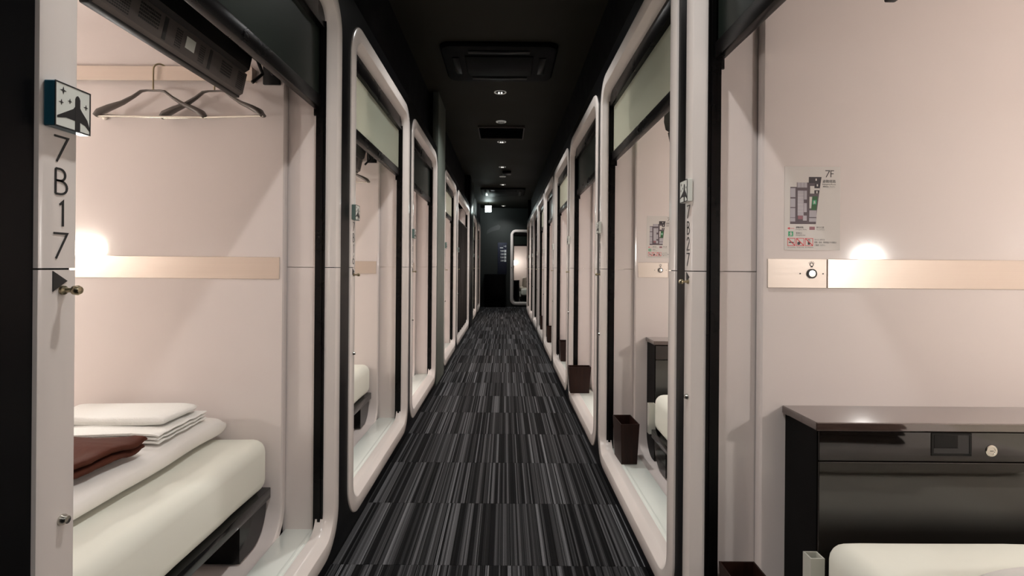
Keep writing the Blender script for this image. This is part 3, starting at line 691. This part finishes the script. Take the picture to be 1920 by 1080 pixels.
# ------------------------------------------------------------------ waste bins
def bin_():
    mb = MB(); a, b, h, t = 0.045, 0.083, 0.195, 0.004
    def ring(k, z, ins): return [(sx * (a * k - ins), sy * (b * k - ins), z) for sx, sy in ((1, 1), (-1, 1), (-1, -1), (1, -1))]
    mb.loft([ring(0.84, 0, 0), ring(1.0, h, 0), ring(1.0, h, t), ring(0.85, 0.006, t)])
    return mb.build('waste_bin', M_BIN, None, 0)
wb0 = bin_(); SZ = 0.1295
for i, (key, u, yl, rot, lab) in enumerate((('R0', 0.092, 0.415, 0.0, 'dark brown waste bin at the lower edge of cabin 7B27'), ('R1', 0.096, 0.400, 0.03, 'dark brown open waste bin on the white sill of the second right cabin'), ('R2', 0.062, 0.440, PI / 2, 'dark brown waste bin standing at the front of the third right cabin'),
        ('R3', 0.098, 0.45, 0.0, 'dark waste bin partly hidden in the fourth right cabin'), ('R4', 0.070, 0.41, 0.0, 'dark waste bin in the fifth right cabin'), ('R5', 0.074, 0.42, 0.0, 'dark waste bin in the sixth right cabin'))):
    o = wb0 if i == 0 else wb0.copy()
    if i: COL.objects.link(o)
    p = lp(key, (u, yl, SZ)); o.location = p; o.rotation_euler = (0, 0, rot); tag(o, lab, 'waste bin', 'waste bins on the cabin sills')

# ------------------------------------------------------------------ evacuation posters
INKS = [M_INK, mat('print_aubergine', (0.10, 0.075, 0.085), 0.6), mat('print_lilac', (0.42, 0.39, 0.42), 0.6), mat('print_dark', (0.030, 0.022, 0.026), 0.6), mat('print_green', (0.020, 0.10, 0.030), 0.6),
        mat('print_emerald', (0.05, 0.36, 0.17), 0.6), mat('print_rose', (0.28, 0.12, 0.14), 0.6), mat('print_red', (0.62, 0.035, 0.05), 0.6), M_PAPER]
def poster():
    e = empty('evacuation_poster'); W, H = 0.146, 0.219; u0, zt = 0.229, 1.339
    # page axes: a to the right, b downwards from the top left corner, in pixels of a 616 x 938 page
    s = W / 616.0
    f = lambda a, b, t: (u0 + a * s, WB - 0.0006 - t, zt - b * s)
    mb = MB(); mb.prism([(0, 0), (616, 0), (616, 938 * H / (938 * s)), (0, 938 * H / (938 * s))], f, -0.0004, 0.0003); mb.build('sheet', M_PAPER, e, 0)
    mb = MB(); T = 0.0003
    def R(a0, b0, a1, b1, mi, lv=1): mb.prism([(a0, b0), (a1, b0), (a1, b1), (a0, b1)], f, T, T + 0.0001 * lv, mi)
    def P(pts, mi, lv=1): mb.prism(pts, f, T, T + 0.0001 * lv, mi)
    ox, oy = 78, 85
    def q(x, y): return (x - ox, y - oy)
    def RR(x0, y0, x1, y1, mi, lv=1): R(x0 - ox, y0 - oy, x1 - ox, y1 - oy, mi, lv)
    P([q(344, 200), q(484, 200), q(455, 415), q(437, 568), q(425, 722), q(140, 722), q(140, 312), q(212, 312), q(212, 262), q(344, 262)], 1)
    for (x0, y0, x1, y1) in ((218, 262, 325, 318), (142, 325, 196, 425), (142, 440, 196, 535), (142, 545, 196, 650), (142, 655, 196, 695), (222, 352, 288, 628), (292, 352, 324, 450), (292, 490, 324, 590), (282, 628, 324, 684), (352, 570, 432, 645), (350, 655, 428, 695)): RR(x0, y0, x1, y1, 2, 2)
    for x in (255, 290): RR(x, 262, x + 2, 318, 1, 3)
    for k in range(6): RR(222, 392 + k * 38, 288, 394 + k * 38, 8, 3)
    P([q(344, 200), q(484, 200), q(474, 268), q(344, 268)], 3, 3); P([q(410, 272), q(472, 272), q(464, 322), q(410, 322)], 3, 3); P([q(405, 348), q(460, 348), q(455, 384), q(405, 384)], 3, 3)
    P([q(358, 300), q(405, 300), q(405, 384), q(358, 384)], 8, 4); P([q(405, 325), q(465, 325), q(462, 346), q(405, 346)], 8, 4); P([q(352, 420), q(382, 420), q(372, 548), q(352, 548)], 8, 4)
    P([q(384, 415), q(442, 415), q(428, 566), q(372, 566)], 4, 4); RR(386, 456, 428, 504, 5, 5); RR(225, 630, 278, 668, 6, 5)
    for x, y in ((424, 230), (438, 292), (434, 368)): RR(x - 7, y - 12, x + 7, y + 12, 8, 5)
    # human figure on the emerald exit signs
    def runner(cx, cy, k):
        P([(cx - 3 * k - ox, cy - 14 * k - oy), (cx + 5 * k - ox, cy - 14 * k - oy), (cx + 5 * k - ox, cy - 7 * k - oy), (cx - 3 * k - ox, cy - 7 * k - oy)], 8, 6)
        for pl in ([(cx - 2 * k, cy - 6 * k), (cx + 2 * k, cy + 3 * k), (cx - 6 * k, cy + 14 * k)], [(cx + 2 * k, cy + 3 * k), (cx + 8 * k, cy + 12 * k)], [(cx - 9 * k, cy - 1 * k), (cx, cy - 4 * k), (cx + 9 * k, cy - 1 * k)]):
            for qd in ribbon([(p[0] - ox, p[1] - oy) for p in pl], 2.4 * k): mb.prism([tuple(p) for p in qd], f, T, T + 0.0006, 8)
    runner(406, 480, 1.2); RR(120, 804, 176, 858, 5); runner(148, 831, 1.5)
    # legend
    P([q(108, 770), q(136, 756), q(136, 768), q(188, 768), q(188, 772), q(136, 772), q(136, 784)], 7); RR(354, 750, 414, 786, 6)
    for x in (112, 210, 308):
        for (x0, y0, x1, y1) in ((x, 878, x + 88, 884), (x, 958, x + 88, 964), (x, 878, x + 6, 964), (x + 82, 878, x + 88, 964)): RR(x0, y0, x1, y1, 7)
        for qd in ribbon([(x + 6 - ox, 884 - oy), (x + 82 - ox, 958 - oy)], 4): mb.prism([tuple(p) for p in qd], f, T, T + 0.0004, 7)
    RR(128, 920, 182, 932, 0, 2); P([q(222, 945), q(225, 922), q(245, 915), q(258, 930), q(250, 950), q(230, 955)], 0, 2); RR(338, 892, 362, 950, 0, 2); RR(343, 900, 357, 920, 8, 3)
    # lettering
    for ch, x in (('7', 526), ('F', 582)):
        for pl in GLYPH[ch]:
            for qd in ribbon([(x + p[0] * 70 - ox, 202 - p[1] * 72 - oy) for p in pl], 4.2): mb.prism([tuple(p) for p in qd], f, T, T + 0.0003, 0)
    for txt, x, y, size, width in (('避難経路', 496, 262, 38, 146), ('Emergency Route', 494, 288, 22, 148), ('避難経路：やじるし', 498, 312, 16, 138), ('避難経路', 204, 768, 24, 84), ('Emergency Route', 204, 788, 16, 120), ('現在位置', 430, 768, 24, 86), ('You are here', 430, 788, 16, 92),
            ('非常口', 204, 832, 24, 66), ('Emergency Exit', 204, 850, 16, 106), ('No smoking', 116, 984, 15, 84), ('Keep out', 216, 984, 15, 78), ('No telephone', 308, 984, 15, 90), ('キャビン内では', 412, 902, 22, 112), ('喫煙、飲食、携帯電話での通話は', 412, 932, 22, 242), ('ご遠慮ください。', 412, 962, 22, 120)):
        tris = font_outline(txt, 1.0)
        if not tris: continue
        xs_ = [p[0] for t in tris for p in t]; x0, x1 = min(xs_), max(xs_)
        if x1 - x0 < 1e-6: continue
        kx = width / (x1 - x0)
        for t in tris: mb.poly([f(x - ox + (p[0] - x0) * kx, y - oy - p[1] * size, T + 0.00025) for p in t], 0)
    mb.build('print', INKS, e, 0)
    return e
p0 = poster(); put(p0, 'R0'); tag(p0, 'white evacuation map poster headed 7F on the wall of cabin 7B27', 'poster', 'evacuation posters')
o = copy_tree(p0); put(o, 'R1'); tag(o, 'white 7F evacuation map poster seen inside the second right cabin', 'poster', 'evacuation posters')

# ------------------------------------------------------------------ curtain in the wide cabin
def curtain(half, pleats, key, lab):
    N = pleats * 10; w = half - 0.096; mb = MB(); rings = []
    for z in (0.145, 0.17, 0.6, 1.0, 1.4, 1.66, 1.70):
        front = [(0.044 + 0.013 * math.sin(k / N * 2 * PI * pleats) + 0.003 * math.sin(z * 5 + k * 0.3), -w + 2 * w * k / N, z) for k in range(N + 1)]
        rings.append(front + [(p[0] + 0.005, p[1], p[2]) for p in reversed(front)])
    mb.loft(rings)
    cur = empty('hanging_curtain'); mb.build('pleated_cloth', M_CURTAIN, cur, 60)
    mb = MB(); mb.tube([(0.047, -w - 0.004, 1.712), (0.047, w + 0.004, 1.712)], 0.010, 12); mb.build('curtain_rod', M_TRACK, cur, 60)
    put(cur, key); tag(cur, lab, 'curtain', 'dark curtains in the far left cabins')
curtain(L5H, 14, 'L4', 'dark pleated curtain hanging in the wide cabin on the left')
curtain(HALF, 8, 'L6', 'dark pleated curtain in the farthest left cabin')

# ------------------------------------------------------------------ ceiling fittings
CX = -0.055
def cz(y_px): return (CEIL - CAM_H) / (500.0 - y_px) * 1000.0
def downlight(name):
    e = empty(name)
    mb = MB(); mb.lathe([(0.040, 0.0), (0.050, -0.0005), (0.055, -0.004), (0.055, 0.001), (0.040, 0.001)], (0, 0, 0), 'Z', 32); mb.build('trim_ring', M_DISC, e, 40)
    mb = MB(); mb.lathe([(0.041, -0.0015), (0.022, -0.0010), (0.0, -0.0008)], (0, 0, 0), 'Z', 32); mb.build('reflector', M_TVB, e, 40)
    mb = MB(); 
    for s in (-1, 1): mb.tube([(s * 0.012, 0, -0.001), (s * 0.012, 0, -0.012)], [0.006, 0.0075], 12)
    mb.build('bulb', M_BULB, e, 40)
    ld = bpy.data.lights.new('downlight_beam', 'SPOT'); ld.energy = DOWN_POWER; ld.color = (1.0, 0.985, 0.965); ld.spot_size = math.radians(130); ld.spot_blend = 0.9; ld.shadow_soft_size = 0.04
    lo = bpy.data.objects.new('downlight_beam', ld); COL.objects.link(lo); lo.parent = e; lo.location = (0, 0, -0.02)
    return e
DL = [cz(173), cz(266), cz(313), cz(346), cz(386)]
DLAB = ['round recessed downlight just beyond the large ceiling cassette', 'round recessed downlight just beyond the ceiling vent', 'round recessed downlight halfway down the corridor', 'round recessed downlight just before the far cassette', 'round recessed downlight nearest the end wall']
dl0 = None
for y, lab in zip(DL, DLAB):
    o = downlight('downlight') if dl0 is None else copy_tree(dl0); dl0 = dl0 or o
    o.location = (CX, y, CEIL); tag(o, lab, 'downlight', 'corridor downlights')
for y, lab in ((2.9, 'overhead downlight above the second pair of cabins, nearer than the large cassette'), (1.0, 'overhead downlight above cabins 7B17 and 7B27'), (-0.9, 'overhead downlight behind the viewer')):
    o = copy_tree(dl0); o.location = (CX, y, CEIL); tag(o, lab, 'downlight', 'corridor downlights overhead')
for y, lab in ((cz(228), 'pale round ceiling speaker beside the vent'), (cz(331), 'pale round ceiling speaker far down the corridor')):
    e = empty('ceiling_speaker', (CX, y, CEIL)); mb = MB(); mb.lathe([(0.0, 0.0), (0.055, 0.0), (0.055, -0.006), (0.045, -0.010), (0.036, -0.010)], (0, 0, 0), 'Z', 32); mb.build('rim', M_DISC, e, 40)
    mb = MB()
    for k in range(-3, 4): mb.box(k * 0.010 - 0.003, k * 0.010 + 0.003, -0.030, 0.030, -0.0125, -0.0095)
    mb.build('grille', M_INK, e, 0); tag(e, lab, 'speaker', 'ceiling speakers')
def cassette(y0, y1, wd, lab):
    e = empty('ceiling_cassette', (CX, (y0 + y1) / 2, CEIL)); d = (y1 - y0) / 2; a = wd / 2
    mb = MB(); rings = [[(x, yy, z) for x, yy in rr_full(-a + i, a - i, -d + i, d - i, 0.08)] for i, z in ((0, 0.0), (0, -0.012), (0.012, -0.03), (0.05, -0.034))]; mb.loft(rings); mb.build('panel', M_CASS, e, 40)
    mb = MB(); mb.box(-a + 0.17, a - 0.17, -d + 0.17, d - 0.17, -0.042, -0.03, 0.012, 3); mb.build('intake_grille', M_CASS, e)
    mb = MB()
    for s in (-1, 1):
        mb.box(s * (a - 0.10) - 0.025, s * (a - 0.10) + 0.025, -d + 0.2, d - 0.2, -0.040, -0.034, 0.003); mb.box(-a + 0.2, a - 0.2, s * (d - 0.10) - 0.025, s * (d - 0.10) + 0.025, -0.040, -0.034, 0.003)
    mb.build('louvre', M_BLACK, e); tag(e, lab, 'air conditioner', 'ceiling cassettes')
cassette(cz(78), cz(147), 0.84, 'large black ceiling air conditioner nearest the viewer')
cassette(cz(352), cz(366), 0.90, 'black ceiling air conditioner near the end wall')
e = empty('ceiling_vent', (CX, (cz(236) + cz(258)) / 2, CEIL)); dd = (cz(258) - cz(236)) / 2
mb = MB()
for x0, x1, y0, y1 in ((-0.26, 0.26, -dd, -dd + 0.012), (-0.26, 0.26, dd - 0.012, dd), (-0.26, -0.248, -dd, dd), (0.248, 0.26, -dd, dd)): mb.box(x0, x1, y0, y1, -0.022, 0.0, 0.002, 1)
mb.build('rim', M_TVG, e)
mb = MB(); mb.box(-0.248, 0.248, -dd + 0.012, dd - 0.012, -0.004, -0.001); mb.build('opening', M_BLACK, e, 0)
for k in range(9):
    mb = MB(); yy = -dd + 0.04 + k * (2 * dd - 0.08) / 8; mb.box(-0.248, 0.248, yy - 0.012, yy + 0.012, -0.014, -0.010, rot=Matrix.Rotation(0.5, 3, 'X')); mb.build('slat', M_BLACK, e, 0)
tag(e, 'black rectangular ceiling vent between two downlights', 'vent')
e = empty('ceiling_sensor', (CX + 0.07, cz(322), CEIL)); mb = MB(); mb.box(-0.07, 0.07, -0.10, 0.10, -0.04, 0, 0.006); mb.build('casing', M_BLACK, e)
mb = MB(); mb.box(0.066, 0.072, -0.08, 0.08, -0.035, -0.005, 0.001, 1); mb.build('side_plate', M_TVG, e); tag(e, 'small black box on the ceiling between the downlights', 'sensor')
# exit sign
EYS = 13.0
e = empty('exit_sign', (-0.42, EYS, CEIL)); zc = CAM_H + (500 - 392) * EYS / 1000.0 - CEIL
mb = MB(); mb.box(-0.075, 0.075, -0.02, 0.02, zc - 0.075, zc + 0.075, 0.006); mb.build('glowing_panel', M_EXIT, e)
mb = MB(); mb.tube([(0, 0, zc + 0.074), (0, 0, 0)], 0.008, 10); mb.build('hanging_rod', M_TVB, e, 40); tag(e, 'glowing white square exit sign under the ceiling at the far end', 'exit sign')
# end wall: directory board, low black cabinet, faint slanting grey shape
e = empty('directory_board', (0, END_Y + 0.02, 0))
def ep(x, y): return ((x - 947) * END_Y / 1000.0, CAM_H + (500 - y) * END_Y / 1000.0)
mb = MB(); (x0, z1), (x1, z0) = ep(933, 455), ep(950, 515); mb.box(x0, x1, -0.012, 0.0, z0, z1, 0.002); mb.build('panel', M_BLUEBOARD, e)
mb = MB()
def r(a0, b0, a1, b1):
    (x0, z1), (x1, z0) = ep(a0, b0), ep(a1, b1); mb.box(x0, x1, -0.0135, -0.0118, z0, z1)
r(944, 461.4, 949, 462.2); r(947.6, 459.8, 948.2, 463.8); r(937, 463.8, 943, 465.6)
for k in range(4):
    yy = 468.5 + k * 6.0
    r(945.2, yy, 949, yy + 4.4); r(938 + (k % 2) * 0.8, yy + 0.8, 941, yy + 1.8); r(941.6, yy + 0.8, 944.2, yy + 2.4); r(938.4, yy + 2.9, 944.2, yy + 3.6)
mb.build('print', M_GLYPH, e, 0); tag(e, 'dark blue directory board with small white signs on the end wall', 'sign board')
(x0, z1), (x1, z0) = ep(909, 514), ep(948, 574); e = empty('low_cabinet', ((x0 + x1) / 2, END_Y, 0)); h = (x1 - x0) / 2
mb = MB(); mb.box(-h, h, -0.16, 0.018, 0.0, z1, 0.004); mb.build('body', M_BLACK, e)
mb = MB(); mb.box(-h + 0.01, h - 0.01, -0.172, -0.16, 0.05, z1 - 0.03, 0.002); mb.build('door', M_BLACK, e); tag(e, 'low black cabinet against the end wall', 'cabinet')
mb = MB(); pts = [ep(*p) for p in ((912, 439), (913, 432), (920, 427), (934, 421), (938, 424), (936, 430), (922, 434))]
mb.prism(pts, lambda a, b, t: (a, END_Y + 0.0195 - t, b), -0.002, 0.002); o = mb.build('wall_shape', M_ENDSHAPE, None, 0); tag(o, 'faint grey slanting shape on the dark end wall', 'mark')
